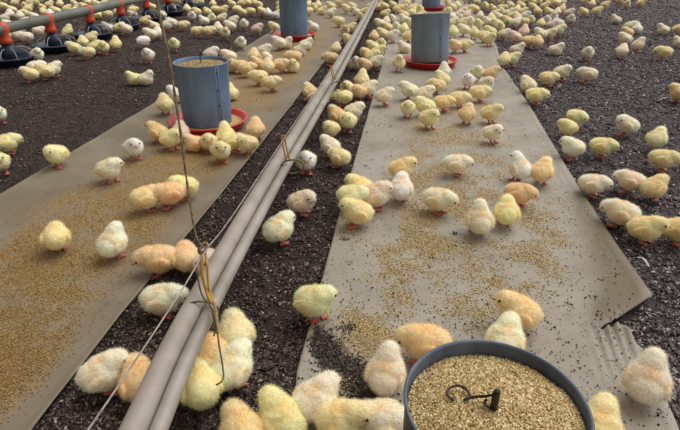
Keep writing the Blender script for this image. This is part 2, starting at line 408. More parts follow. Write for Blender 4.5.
# ------------------------------------------------------------------ feeders
FEED_FOOT = []
def feeder(px, py, rb, rt, rtray, H, label, body='galv', tilt=(0,0), seam=None, near=False, zbase=.013, tray_h=.05):
    c = at(px, py); c.z = 0; t = empty('hanging_feeder', (c.x, c.y, zbase)); tag(t, label, 'feeder', 'tub feeders on the paper sheets')
    FEED_FOOT.append((c.x, c.y, rtray))
    bm = bmesh.new(); lathe(bm, [(0,.0),(rtray*.72,.0),(rtray*.93,.010),(rtray,tray_h-.004),(rtray+.010,tray_h),(rtray+.010,tray_h+.004),(rtray-.006,tray_h+.004),(rtray*.9,.018),(rtray*.5,.012),(0,.012)], 64)
    from_bm('tray', bm, MT['red'], t)
    bm = bmesh.new(); lathe(bm, [(0,.013),(rtray*.55,.013),(rtray*.9,.020),(rtray*.915,.026),(rb*.95,.034),(0,.036)], 48)
    from_bm('tray_feed', bm, MT['crumb'], t)
    bm = bmesh.new(); z0 = .035
    prof = [(rb,z0),(rb+.002,z0+.008),(rb+(rt-rb)*.5,z0+H*.5),(rt,z0+H-.008),(rt+.003,z0+H-.004),(rt+.003,z0+H),(rt-.001,z0+H+.001),(rt-.003,z0+H-.004),(rb-.003,z0+.01),(rb-.003,z0)]
    lathe(bm, prof, 72, closed=True)
    b = from_bm('bucket', bm, MT[body], t)
    b.rotation_euler = (tilt[0], tilt[1], 0)
    # seam with rivets, facing angle in degrees
    if seam is not None:
        a = math.radians(seam); ca, sa = math.cos(a), math.sin(a); bm = bmesh.new()
        for k in range(2):
            a2 = a+k*.11
            pts = [((rb+(rt-rb)*q+.0015)*math.cos(a2), (rb+(rt-rb)*q+.0015)*math.sin(a2), z0+H*q) for q in (.02,.5,.98)]
            tube(bm, pts, .0028, 6)
        s = from_bm('seam', bm, MT[body], b)
        for q in ((.1,.35,.6,.88) if near else (.12,.5,.85)):
            rr = rb+(rt-rb)*q; bm = bmesh.new(); blob(bm, (rr*math.cos(a+.055), rr*math.sin(a+.055), z0+H*q), .0055, sub=2)
            from_bm('rivet', bm, MT['steel_dark'], b)
    return t, b, z0, rt, H
def feed_fill(parent, r, z, mound, ngr, low=0.0, size=(.004,.0085), mat='crumb'):
    def hh(x, y):
        d = math.hypot(x, y)/r
        return z+mound*(1-d*d)+low*(y*cF.y+x*cF.x)/r+.003*nz(x, y, 22)+.0015*nz(x, y, 60)
    v = [(0,0,hh(0,0))]; f = []; n = 72; m = 24
    for j in range(1, m+1):
        for k in range(n):
            a = 2*PI*k/n; x, y = r*j/m*math.cos(a), r*j/m*math.sin(a); v.append((x, y, hh(x, y)))
    for k in range(n): f.append((0, 1+k, 1+(k+1) % n))
    for j in range(m-1):
        for k in range(n):
            a = 1+j*n+k; b = 1+j*n+(k+1) % n; f.append((a, a+n, b+n, b))
    o = pydata('feed', v, f, MT['crumbbase'], parent)
    if ngr:
        def g():
            a = random.uniform(0, 2*PI); d = r*math.sqrt(random.random())*.985; x, y = d*math.cos(a), d*math.sin(a)
            return (x, y, hh(x, y)+.001, 1)
        gr = chips(ngr, g, 'feed_grains', MT['crumb'], *size, (.5,.9), .6); gr.parent = o; gr['kind'] = 'stuff'
    return o, hh
a = Mat('feed_bed', .9, spec=.2); a.bump(a.noise(170, 4), .8, .006)
MT['crumbbase'] = a.color(a.ramp(a.noise(150, 3), [(.35, srgb(132,100,56)), (.65, srgb(196,166,112))]))

# near feeder in the foreground (only bucket top and its feed in view)
rim = at(495.5, 402, .36)
bp = pix(Vector((rim.x, rim.y, 0)))
t, b, z0, rt, H = feeder(bp[0], bp[1], .137, .140, .215, .312, 'dark grey metal tub feeder full of crumbled feed, nearest the camera', 'galv_dark', seam=None, near=True)
fo, hh = feed_fill(t, rt-.004, z0+H-.022, .016, 16000, low=-.010)
# centre rod with hooked wire lying on the feed
def loc(px, py, z, t=t):
    p = at(px, py, z+.013); return Vector((p.x-t.location.x, p.y-t.location.y, z))
zf = z0+H-.005
rodb = loc(493, 411, zf-.004)
bm = bmesh.new(); tube(bm, [rodb+Vector((0,0,-.03)), rodb+Vector((0,0,.038)), rodb+Vector((.001,0,.044))], [.0058,.0058,.0045], 10)
tube(bm, smooth_path([rodb+Vector((.0,0,.010)), loc(488,407,zf+.004), loc(485,402,zf+.004), loc(487,399,zf+.008)]), .0022, 8)
from_bm('centre_rod', bm, MT['steel_dark'], t)
bm = bmesh.new()
pts = [rodb+Vector((0,0,.036)), rodb.lerp(loc(465,398,zf+.004), .35)+Vector((0,0,.022)), loc(474,397,zf+.008), loc(464,400,zf+.003), loc(470,397,zf+.008), loc(466,389,zf+.006), loc(458,385.5,zf+.006), loc(450,388,zf+.004), loc(447,393,zf+.003), loc(450,398,zf+.002), loc(454,400,zf+.001)]
tube(bm, smooth_path(pts, 6), .0021, 8)
from_bm('wire_hook', bm, MT['steel_dark'], t)

t, b, z0, rt, H = feeder(209, 129, .136, .149, .222, .345, 'blue-grey metal tub feeder with red tray on the left sheet, full of feed', 'galv_blue', seam=-40, near=True)
fo, hh = feed_fill(t, rt-.005, z0+H-.022, .012, 2500, size=(.005,.010))
bm = bmesh.new(); tube(bm, smooth_path([(0,0,z0+H-.02),(0,0,z0+H+.03),(.008,0,z0+H+.045),(.016,0,z0+H+.036)]), .003, 8)
from_bm('wire_hook', bm, MT['steel_dark'], t)
t, b, z0, rt, H = feeder(429.5, 66.5, .160, .164, .230, .388, 'blue-grey metal tub feeder with red tray mid-way along the right sheet', 'galv', tilt=(-.115,-.06), seam=-62)
feed_fill(t, rt-.04, z0+H*.6, .01, 0)
t, b, z0, rt, H = feeder(294.5, 39.5, .150, .152, .232, .42, 'blue metal tub feeder with red tray farther along the left sheet', 'galv_blue', seam=-75)
feed_fill(t, rt-.006, z0+H-.08, .01, 0)
t, b, z0, rt, H = feeder(430.5, 10.5, .140, .145, .215, .38, 'distant blue-grey tub feeder cut by the top edge, beyond the right sheet feeder', 'galv_blue')
feed_fill(t, rt-.006, z0+H-.08, .01, 0)

# ------------------------------------------------------------------ pipes, wire, rope
ZP = .17
def pipe_path(pxs, z): return smooth_path([at(x, y, z) for x, y in pxs], 5)
bm = bmesh.new()
up = pipe_path([(387.5,-25),(374.5,0),(343.5,55),(309,112),(262,187),(186,320),(136,425),(96,510)], ZP)
tube(bm, up, .0265, 18); o = from_bm('drinker_pipe', bm, MT['pvc']); tag(o, 'thicker off-white pipe of the pair slung low above the litter strip', 'pipe')
bm = bmesh.new()
lp = [p+Vector((.0440,0,-.0085)) for p in up]
tube(bm, lp, .0180, 16); o = from_bm('support_pipe', bm, MT['pvc2']); tag(o, 'thinner grey pipe strapped along the right side of the thicker one', 'pipe')
# joints on the pipe
ZW = .31
bm = bmesh.new()
wp = smooth_path([at(x, y, ZW) for x, y in [(392,-25),(376,0),(352,36),(331,69),(304,109),(283,140),(231.6,217),(206,250),(185,285),(161,322),(125,376),(88,430),(50,485)]], 5)
tube(bm, wp, .0019, 6)
o = from_bm('guard_wire', bm, MT['wire']); tag(o, 'thin pale wire stretched above and along the two pipes', 'wire')
def hanger(pw, pp, label, wide=.006):
    a_ = at(*pw, ZW); b_ = at(*pp, ZP); n = (b_-a_)
    up_ = Vector((a_.x, a_.y, ZW)); t = empty('pipe_hanger', (b_.x, b_.y, ZP)); tag(t, label, 'hanger')
    L = lambda v: Vector(v)-t.location
    bm = bmesh.new(); s = Vector((wide*.9, wide*.3, 0))
    tube(bm, smooth_path([L(a_)+s*.3+Vector((0,0,.006)), L(a_)+s, L(a_.lerp(b_,.5))+s*1.3, L(b_)+Vector((.004,0,.024))+s]), .0034, 8)
    tube(bm, smooth_path([L(a_)-s*.3+Vector((0,0,.006)), L(a_)-s, L(a_.lerp(b_,.5))-s*.9, L(b_)+Vector((-.002,0,.023))-s]), .0034, 8)
    from_bm('strap', bm, MT['yellow'], t)
    bm = bmesh.new(); pts = []
    for k in range(20):
        q = 2*PI*k/20; x = .0178+.0465*math.cos(q); z = -.003+.0300*math.sin(q); pts.append((x, .010*math.cos(q), z))
    tube(bm, pts, .0026, 6, closed=True); tube(bm, [(p[0], p[1]+.006, p[2]*1.02) for p in pts], .0022, 6, closed=True)
    from_bm('tie_cord', bm, MT['olive'], t)
    return t
hanger((283,137), (288,166), 'yellow strap loop tying the pipes to the wire, middle one of three')
hanger((331,67), (335.5,86), 'small yellow-brown pipe strap farthest along the pipes')
# near knot with rope going up to the roof
k0 = at(203, 248, ZW)
t = empty('hanging_rope', (k0.x, k0.y, ZW)); tag(t, 'long brown rope hanging from the roof, knotted to the wire above the pipes', 'rope')
L = lambda v: Vector(v)-t.location
pts = [at_plane(x, y, k0.y+dy) for x, y, dy in [(150,-60,.02),(157,0,.02),(165,40,.018),(170,64,.015),(179,122,.01),(187,182,.006),(192,215,.003),(196,236,0),(203,248,0)]]
top = pts[0]+(pts[0]-pts[1])*2.0
P = smooth_path([L(top)]+[L(p) for p in pts], 8)
bm = bmesh.new()
for s in range(2):
    tw = []
    for i, p in enumerate(P):
        q = i*1.3+s*PI; tw.append(p+Vector((math.cos(q), math.sin(q), 0))*.0014)
    tube(bm, tw, .0021, 6)
from_bm('cord', bm, MT['rope'], t)
bm = bmesh.new()
for i in range(4):
    pts = []; ax = random.uniform(0, PI)
    for k in range(14):
        q = 2*PI*k/14; v_ = Vector((math.cos(q)*.010, math.sin(q)*.006, math.sin(q+ax)*.008)); v_.rotate(Matrix.Rotation(ax, 3, 'Z')); pts.append(v_+Vector((.002*i-.003, 0, .003*i-.006)))
    tube(bm, pts, .0030, 6, closed=True)
from_bm('knot', bm, MT['rope'], t)
# near hanger: yellow band + olive cord with tail
hb = at(214, 306, ZP+.018)
t2 = empty('pipe_hanger', (hb.x, hb.y, ZP)); tag(t2, 'frayed yellow band and olive cord tied round the pipes below the knotted rope', 'hanger')
L2 = lambda v: Vector(v)-t2.location
def zz(px, py, z): return L2(at(px, py, z))
bm = bmesh.new()
tube(bm, smooth_path([zz(203,250,ZW-.005), zz(201,262,.28), zz(203,278,.24), zz(207,292,.21), zz(212,304,.192)]), [.003]+[.0046]*22+[.003]*2, 8)
tube(bm, smooth_path([zz(205,250,ZW-.005), zz(207,264,.28), zz(208,280,.24), zz(210,292,.21), zz(214,303,.192)]), .0032, 8)
from_bm('strap', bm, MT['yellow'], t2)
bm = bmesh.new()
tube(bm, smooth_path([zz(214,303,.194), zz(216,312,.190), zz(217,322,.185), zz(217.5,333,.18)]), .0042, 8)
from_bm('strap_end', bm, MT['rope'], t2)
bm = bmesh.new()
tube(bm, smooth_path([zz(196,262,.26), zz(199,284,.22), zz(203,297,.197), zz(209,304,.197), zz(213.5,312,.196), zz(216.5,325,.19), zz(219,345,.165), zz(222,362,.14), zz(223.5,376,.125), zz(221,382,.12), zz(216,385,.12)]), .0021, 8)
tube(bm, smooth_path([zz(211,306,.197), zz(213.5,318,.19), zz(215,328,.18), zz(214,336,.17)]), .0021, 8)
pts = []
for k in range(20):
    q = 2*PI*k/20; pts.append(Vector((.0178+.0465*math.cos(q), .012*math.cos(q), -.003+.0305*math.sin(q))))
pc = min(up, key=lambda v_: abs(v_.y-hb.y)); pc = Vector((pc.x, hb.y, ZP))-t2.location
tube(bm, [p+pc for p in pts], .0024, 6, closed=True)
from_bm('cord', bm, MT['olive'], t2)

# ------------------------------------------------------------------ pan feeder line (upper left)
ZL = .30
bm = bmesh.new()
pa = at(-70, 45, ZL); pb = at(50, 18.5, ZL); pa.x = pb.x
LX = pb.x
tube(bm, [Vector((LX, pa.y-1.0, ZL)), Vector((LX, 7, ZL)), Vector((LX, 21, ZL))], .045, 18)
o = from_bm('feed_line_pipe', bm, MT['feedpipe']); tag(o, 'thick weathered pipe feeding the orange-capped pans at the upper left', 'pipe')
def pan(loc, label):
    t = empty('pan_feeder', loc); tag(t, label, 'feeder', 'pan feeders under the thick feed pipe')
    bm = bmesh.new(); lathe(bm, [(0,.0),(.13,.0),(.18,.012),(.205,.06),(.212,.062),(.208,.068),(.198,.062),(.17,.022),(.05,.02),(0,.03)], 40)
    from_bm('pan', bm, MT['navy'], t)
    bm = bmesh.new(); lathe(bm, [(0,ZL+.055),(.036,ZL+.052),(.050,ZL+.02),(.052,ZL-.02),(.043,ZL-.045),(.05,ZL-.09),(.060,ZL-.12),(.052,ZL-.12),(.035,ZL-.055)], 24)
    from_bm('cone', bm, MT['orange'], t)
    bm = bmesh.new(); lathe(bm, [(.036,.19),(.045,.16),(.07,.13),(.078,.09),(.06,.05)], 24)
    from_bm('drop_tube', bm, MT['navy'], t)
    for k in range(10):
        q = 2*PI*k/10; c, s = math.cos(q), math.sin(q); bm = bmesh.new()
        tube(bm, smooth_path([(.07*c,.07*s,.14),(.14*c,.14*s,.135),(.185*c,.185*s,.105),(.203*c,.203*s,.064)], 3), .004, 5)
        from_bm('grill_bar', bm, MT['grillwire'], t)
    FEED_FOOT.append((loc[0], loc[1], .17)); return t
ys = []
for x in (2, 48, 88, 119, 145, 167, 186):
    # depth at which the line's axis crosses that picture column
    lo, hi = 1.5, 22
    for _ in range(50):
        m_ = (lo+hi)/2
        if pix(Vector((LX, m_, ZL)))[0] < x: lo = m_
        else: hi = m_
    ys.append(lo)
names = ['cut by the left edge', 'second from the left', 'third from the left', 'fourth from the left', 'fifth from the left', 'sixth from the left', 'seventh from left']
for y_, n_ in zip(ys, names): pan((LX, y_, 0), 'orange-capped navy pan feeder under the thick feed pipe, '+n_)
# dark blue pan at the upper right corner
c = at(676, -4)
tt = pan((c.x, c.y, 0), 'navy pan feeder at the upper right corner of the litter'); del tt['group']

# ------------------------------------------------------------------ chicks
def bake(bm, voxel, legtop, fluffamp, seed, head):
    me = bpy.data.meshes.new('tmp'); bm.to_mesh(me); bm.free()
    o = bpy.data.objects.new('tmp', me); COL.objects.link(o)
    md = o.modifiers.new('r', 'REMESH'); md.mode = 'VOXEL'; md.voxel_size = voxel
    dg = bpy.context.evaluated_depsgraph_get(); ev = o.evaluated_get(dg)
    out = bpy.data.meshes.new_from_object(ev); bpy.data.objects.remove(o); bpy.data.meshes.remove(me)
    n = len(out.vertices); V = np.empty(n*3, np.float32); out.vertices.foreach_get('co', V); V = V.reshape(-1, 3).astype(float)
    E = np.empty(len(out.edges)*2, np.int32); out.edges.foreach_get('vertices', E); E = E.reshape(-1, 2)
    w = np.clip((V[:, 2]-legtop)/.006, .12, 1)[:, None]
    for _ in range(7):
        S = np.zeros_like(V); C = np.zeros(n)
        np.add.at(S, E[:, 0], V[E[:, 1]]); np.add.at(S, E[:, 1], V[E[:, 0]]); np.add.at(C, E[:, 0], 1); np.add.at(C, E[:, 1], 1)
        V = V+(S/C[:, None]-V)*.5*w
    out.vertices.foreach_set('co', V.astype(np.float32).ravel()); out.update()
    N = np.empty(n*3, np.float32); out.vertices.foreach_get('normal', N); N = N.reshape(-1, 3)
    for i in range(n):
        if V[i, 2] > legtop:
            p = Vector(V[i]); a_ = noise.noise(p*70+Vector((seed, 0, 0)))*.7+noise.noise(p*170+Vector((0, seed, 0)))*.45
            V[i] += N[i]*a_*fluffamp
    out.vertices.foreach_set('co', V.astype(np.float32).ravel()); out.update()
    return out
def warmth(p, pose_w):
    s = 0
    for c, r in pose_w:
        d = (Vector(p)-Vector(c)).length/r
        s = max(s, math.exp(-d*d))
    return s
def add_warm(me, pose_w):
    at_ = me.attributes.new('warm', 'FLOAT', 'POINT')
    at_.data.foreach_set('value', [warmth(v.co, pose_w) for v in me.vertices])
def strands(me, count, ln, wd, legtop, pose_w, seed):
    r = np.random.default_rng(seed)
    me.calc_loop_triangles(); T = np.array([t.vertices[:] for t in me.loop_triangles]); V = np.array([v.co[:] for v in me.vertices])
    A, B, C = V[T[:, 0]], V[T[:, 1]], V[T[:, 2]]; X = np.cross(B-A, C-A); ar = np.linalg.norm(X, axis=1); Nn = X/np.maximum(ar, 1e-12)[:, None]
    ar[(A[:, 2] < legtop)] = 0
    ix = r.choice(len(T), count, p=ar/ar.sum()); u = r.random(count); w = r.random(count); fl_ = u+w > 1; u[fl_] = 1-u[fl_]; w[fl_] = 1-w[fl_]
    P = A[ix]+(B-A)[ix]*u[:, None]+(C-A)[ix]*w[:, None]; N = Nn[ix]
    back = np.array([-1, 0, -.35]); tg = back-N*(N@back)[:, None]
    D = N*.75+tg*.7+r.normal(0, .38, (count, 3)); D /= np.linalg.norm(D, axis=1)[:, None]
    S = np.cross(D, r.normal(0, 1, (count, 3))); S /= np.linalg.norm(S, axis=1)[:, None]
    l_ = (ln*r.uniform(.6, 1.3, count))[:, None]
    P = P-N*.0008
    tri = np.stack([P-S*wd/2, P+S*wd/2, P+D*l_], 1).reshape(-1, 3)
    m = np_mesh('down_fluff', tri, 3); at_ = m.attributes.new('warm', 'FLOAT', 'POINT')
    at_.data.foreach_set('value', [warmth(v, pose_w) for v in tri]); return m
def cone_beak(bm, base, d, L_=.013, r=.0058):
    d = Vector(d).normalized(); base = Vector(base); s = d.cross(Vector((0,0,1))).normalized(); u = s.cross(d)
    def ring(c, a, b): return [bm.verts.new(c+s*a*math.cos(2*PI*k/10)+u*b*math.sin(2*PI*k/10)) for k in range(10)]
    R = [ring(base-d*.003, r, r*.9), ring(base+d*L_*.35, r*.75, r*.75), ring(base+d*L_*.75-u*.0008, r*.38, r*.42), ring(base+d*L_-u*.0022, .0006, .0006)]
    for a_, b_ in zip(R[:-1], R[1:]):
        for k in range(10): bm.faces.new((a_[k], a_[(k+1) % 10], b_[(k+1) % 10], b_[k]))
    bm.faces.new(R[0][::-1]); bm.faces.new(R[-1])
def rotY(a): return Matrix.Rotation(a, 4, 'Y')
POSES = {
 # head centre, head yaw, head pitch, body z shift, body pitch, sit
 'stand': dict(h=(.040,0,.093), hy=0, hp=-.05, bz=.062, bp=-.22, sit=False),
 'tall':  dict(h=(.028,0,.107), hy=.25, hp=.0, bz=.064, bp=-.42, sit=False),
 'left':  dict(h=(.034,.022,.090), hy=1.0, hp=-.1, bz=.062, bp=-.2, sit=False),
 'right': dict(h=(.034,-.022,.090), hy=-1.0, hp=-.1, bz=.062, bp=-.2, sit=False),
 'low':   dict(h=(.053,0,.070), hy=.15, hp=-.45, bz=.060, bp=.05, sit=False),
 'peck':  dict(h=(.066,.004,.036), hy=.1, hp=-1.05, bz=.062, bp=.32, sit=False),
 'sit':   dict(h=(.034,0,.080), hy=-.2, hp=-.1, bz=.040, bp=-.12, sit=True),
 'curl':  dict(h=(.032,.024,.066), hy=1.3, hp=-.4, bz=.040, bp=-.05, sit=True),
}
PROTO = {}
def make_proto(pose, lod):
    q = POSES[pose]; bz = q['bz']; bp = q['bp']; h = Vector(q['h']); bm = bmesh.new()
    Rb = rotY(bp); O = Vector((0,0,bz))
    def B(x, y, z): return O+(Rb.to_3x3() @ Vector((x, y, z)))
    S = 3 if lod == 0 else 2
    blob(bm, B(0,0,0), (.046,.0465,.044), Rb, S); blob(bm, B(.016,0,-.001), (.034,.041,.039), Rb, S)
    blob(bm, B(-.024,0,.002), (.036,.039,.037), Rb, S); blob(bm, B(-.044,0,.008), (.019,.019,.016), rotY(bp+.4), S)
    for s in (-1, 1):
        blob(bm, B(-.008,s*.0405,.004), (.031,.0085,.020), Rb @ Matrix.Rotation(-s*.10, 4, 'Z'), S)
        blob(bm, B(-.004,s*.018,-.022), (.022,.018,.020), Rb, S)
    nb = B(.022,0,.018)
    for k in range(1, 5):
        t_ = k/5; p = nb.lerp(h, t_); blob(bm, p, .0320-.0075*t_, None, S)
    hd = Vector((math.cos(q['hy'])*math.cos(q['hp']), math.sin(q['hy'])*math.cos(q['hp']), math.sin(q['hp'])))
    blob(bm, h, .0250, None, S); blob(bm, h+hd*.006-Vector((0,0,.003)), .0205, None, S)
    side = hd.cross(Vector((0,0,1))).normalized(); upv = side.cross(hd)
    if q['sit']:
        legtop = .004
    else:
        legtop = .024
        for s in (-1, 1):
            fx = .004+(.008 if s > 0 else -.004); top_ = Vector((.000, s*.017, .045)); knee = Vector((fx-.008, s*.017, .027)); ft = Vector((fx, s*.017, .0052))
            tube(bm, [top_, knee, ft, ft-Vector((0,0,.002))], [.0085,.0052,.0045,.004], 8)
            for a_, l_ in ((-.55,.024),(0,.029),(.55,.024),(PI,.012)):
                d = Vector((math.cos(a_), math.sin(a_), 0)); tube(bm, [ft-Vector((0,0,.001)), ft+d*l_*.6-Vector((0,0,.001)), ft+d*l_-Vector((0,0,.0022))], [.0042,.0036,.0026], 8)
    me = bake(bm, (.0024 if lod == 0 else .0034 if lod == 1 else .0042), legtop, .0022, sum(map(ord, pose)) % 17, h)
    wm = [(B(-.008,.04,.004), .026), (B(-.008,-.04,.004), .026), (B(0,0,.038), .022), (nb, .016)]
    add_warm(me, wm)
    me.materials.append(MT['down']); me.materials.append(MT['leg'])
    mi = []
    for p in me.polygons:
        c_ = p.center
        mi.append(1 if (not q['sit'] and c_.z < legtop+.002 and abs(abs(c_.y)-.017) < .03 and c_.z < .026) else 0)
    me.polygons.foreach_set('material_index', mi); me.polygons.foreach_set('use_smooth', [True]*len(mi)); me.update()
    cnt, ln, wd = ((9000,.0085,.0007), (3200,.0085,.0011), (1100,.009,.0018))[lod]
    fm = strands(me, cnt, ln, wd, legtop+.003, wm, 3)
    fm.materials.append(MT['fluff'])
    bk = bmesh.new(); cone_beak(bk, h+hd*.0245-Vector((0,0,.004)), hd+Vector((0,0,-.15)))
    bkm = bpy.data.meshes.new('beak'); bmesh.ops.recalc_face_normals(bk, faces=bk.faces); bk.to_mesh(bkm); bk.free(); bkm.materials.append(MT['beak'])
    eyes = []
    for s in (-1, 1):
        e = bmesh.new(); blob(e, h+hd*.0155+side*s*.0198+upv*.0035, (.0040,.0040,.0040), None, 2)
        em = bpy.data.meshes.new('eye'); e.to_mesh(em); e.free(); em.materials.append(MT['eye']); eyes.append(em)
        em.polygons.foreach_set('use_smooth', [True]*len(em.polygons))
    if lod == 2:     # one mesh: body + fluff + beak + eyes
        bmx = bmesh.new(); bmx.from_mesh(me)
        j = bpy.data.meshes.new('chick'); bmx.free()
        objs = []
        for m_ in (me, fm, bkm, eyes[0], eyes[1]):
            o = bpy.data.objects.new('t', m_); COL.objects.link(o); objs.append(o)
        V = []; F = []; mi = []; Wm = []; mats = [MT['down'], MT['leg'], MT['fluff'], MT['beak'], MT['eye']]
        for o, k in zip(objs, (None, 2, 3, 4, 4)):
            m_ = o.data; off = len(V); V += [v.co[:] for v in m_.vertices]
            for p in m_.polygons: F.append(tuple(i+off for i in p.vertices)); mi.append(p.material_index if k is None else k)
            w_ = m_.attributes.get('warm'); Wm += [d.value for d in w_.data] if w_ else [0]*len(m_.vertices)
        j.from_pydata(V, [], F); j.update()
        for m_ in mats: j.materials.append(m_)
        j.polygons.foreach_set('material_index', mi); j.polygons.foreach_set('use_smooth', [True]*len(mi))
        at_ = j.attributes.new('warm', 'FLOAT', 'POINT'); at_.data.foreach_set('value', Wm); j.update()
        for o in objs: bpy.data.objects.remove(o)
        return dict(joined=j)
    bkm.polygons.foreach_set('use_smooth', [True]*len(bkm.polygons))
    return dict(body=me, fluff=fm, beak=bkm, eyes=eyes)
def proto(pose, lod):
    k = (pose, lod)
    if k not in PROTO: PROTO[k] = make_proto(pose, lod)
    return PROTO[k]
TONE = {'c': (254,249,226), 'w': (254,252,243), 'y': (253,243,192), 'o': (251,226,178), 'p': (252,240,222), 'g': (249,248,206)}
TWORD = {'c': 'cream', 'w': 'whitish', 'y': 'yellow', 'o': 'orange-tinted', 'p': 'pinkish', 'g': 'greenish-yellow'}
HEAD = {'B': 0, 'LB': 45, 'L': 90, 'LF': 135, 'F': 180, 'RF': -135, 'R': -90, 'RB': -45}
# near and middle chicks: x y (picture position of the body) heading pose tone | label
NEAR = '''
57 240 B low y|yellow chick alone on the feed-dusted left sheet, farthest left of the near ones
114 246 RB tall c|cream chick with red feet standing in the middle of the left sheet
160 259 L low o|orange chick pecking leftwards at the left sheet's edge beside the knotted rope
186 258 B low o|orange-brown chick just left of the yellow strap below the knot
209 264 F stand w|whitish chick half hidden between the yellow strap and the pipes
162 299 R low c|cream chick under the wire on the litter, left of the near pipe strap
109 172 RF left c|cream chick standing alone at the left sheet's far edge, looking round
134 150 F stand w|small white chick facing the camera, left of the left feeder's tray
57 157 LF stand y|yellow chick on dark litter touching the left sheet's far edge
147 200 R low y|yellow chick stretched rightwards with lowered head, left of the hanging rope
183 190 L stand y|pale yellow chick directly behind the hanging rope on the left sheet
171 195 L low o|small orange chick pecking beside the pale yellow one behind the rope
171 141 RF stand y|yellow chick in front of the left feeder, left side of the rope
158 134 LB stand o|orange-tinted chick behind the yellow one, left of the left feeder
184 132 B stand p|pinkish chick against the left end of the left feeder's red tray
196 146 L sit o|small orange chick just below the left feeder's red tray
208 144 F stand y|yellow chick below the middle of the left feeder's red tray
221 153 F stand y|rounded yellow chick nearest the camera before the left feeder's tray
226 138 B tall y|chick with its head raised at the right side of the left feeder's tray
235 144 R low y|yellow chick bending right, between the red tray and the strip of litter
247 146 LF stand y|cream-yellow chick on the left sheet's right edge before the left feeder
256 131 B stand o|orange chick right of the left feeder's red tray
6 143 R low y|yellow chick at the left picture edge reaching right on dark litter
-1 162 F stand y|chick cut by the left picture edge, nearest of the two lowest there
-2 114 F stand c|chick cut by the left picture edge, on bare litter above the others
302 202 R right p|pinkish chick with red feet standing right of the pipes, head to the right
279 229 RB stand c|cream chick half hidden by the right side of the pipes
306 161 F stand w|whitish chick peeping out right of the pipes beside the middle strap
340 157 LB low y|yellow chick with pale rump on the litter strip, near the right sheet's edge
330 146 LB stand c|cream chick close behind the pale-rumped yellow one on the litter strip
331 129 LF stand y|yellow chick on the litter strip touching the pipes' right side
314 305 RF left g|greenish-yellow chick alone at the right sheet's left edge, head turned right
104 373 R stand c|large cream chick left of the wire on the litter at lower left
141 381 B low o|orange chick partly hidden under the pipes at lower left
233 335 B low g|pale chick right of the near strap, behind the pair by the cord
212 352 LB stand o|orange chick under the cord tail beside the pipes
228 368 RB stand c|cream chick with red feet right of the hanging cord tail
203 384 B low y|yellow chick low against the pipes below the cord tail
254 428 B low o|orange chick at the bottom edge, leftmost of the foreground cluster
277 420 LB stand y|yellow chick second from left in the foreground cluster
312 408 RB stand p|large pale chick on top of the foreground cluster, left of the near feeder
345 424 R stand y|yellow chick at the bottom edge, right of the large pale foreground one
381 428 L low c|cream chick at the bottom edge touching the near feeder's left side
386 376 B tall c|cream chick seen from behind, left of the near feeder's rim
426 346 L low o|orange chick pecking leftwards just beyond the near feeder
518 315 L stand o|orange chick facing left on the right sheet, beyond the near feeder
505 343 B stand c|cream chick seen from behind, half hidden by the near feeder's far rim
646 384 B tall c|large cream chick with red feet at the lower right corner
597 430 B stand y|chick barely showing at the near feeder's right side
360 190 L stand y|chick mostly hidden behind the two at the right sheet's left edge
374 198 R stand p|pinkish chick right of the group at the right sheet's left edge
354 199 R low g|greenish-yellow chick facing right in the group at the sheet's left edge
357 215 L stand y|yellow chick nearest the camera in the group at the sheet's left edge
402 171 R stand o|orange chick facing right behind a whitish one on the right sheet
401 191 B stand w|whitish chick with red feet standing before the orange one
438 202 R low c|cream chick with lowered head in the middle of the right sheet
456 166 R low c|cream chick facing right, alone on the right sheet's spilled feed
493 135 R right c|cream chick facing right, nearest camera of the right sheet's crowd
519 171 LB tall w|whitish chick left of the orange one at the right sheet's right edge
542 174 B stand o|orange chick right of a whitish one near the right sheet's right edge
518 196 R low o|orange-yellow chick bending right, between the pairs on the right sheet
506 215 B stand y|yellow chick with red feet in the trio on the right sheet
479 223 B tall p|pinkish chick nearest the camera in the trio on the right sheet
576 117 RF low g|greenish chick behind two cream ones on the right litter
568 128 LF right y|cream-yellow chick facing left, middle of the three right of the sheet
573 148 LF right c|cream chick nearest the camera of the three right of the sheet
627 125 L left c|cream chick with lowered head, far of the pair on the right litter
602 146 R low y|yellow chick stretched rightwards on the right litter
657 139 B stand g|round greenish chick seen from behind near the right picture edge
663 159 R low y|yellow chick below the round greenish one at the right edge
593 184 R low c|cream chick facing right on litter beside the right sheet's edge
631 181 L low p|pinkish chick left of the yellow one with red feet at right
654 188 RB stand y|yellow chick with red feet near the right picture edge
622 213 L low c|cream chick partly behind a large yellow one on the right litter
646 229 R stand y|large yellow chick on the right litter, nearest there
679 230 R stand y|yellow chick cut by the right picture edge beside the large yellow one
'''
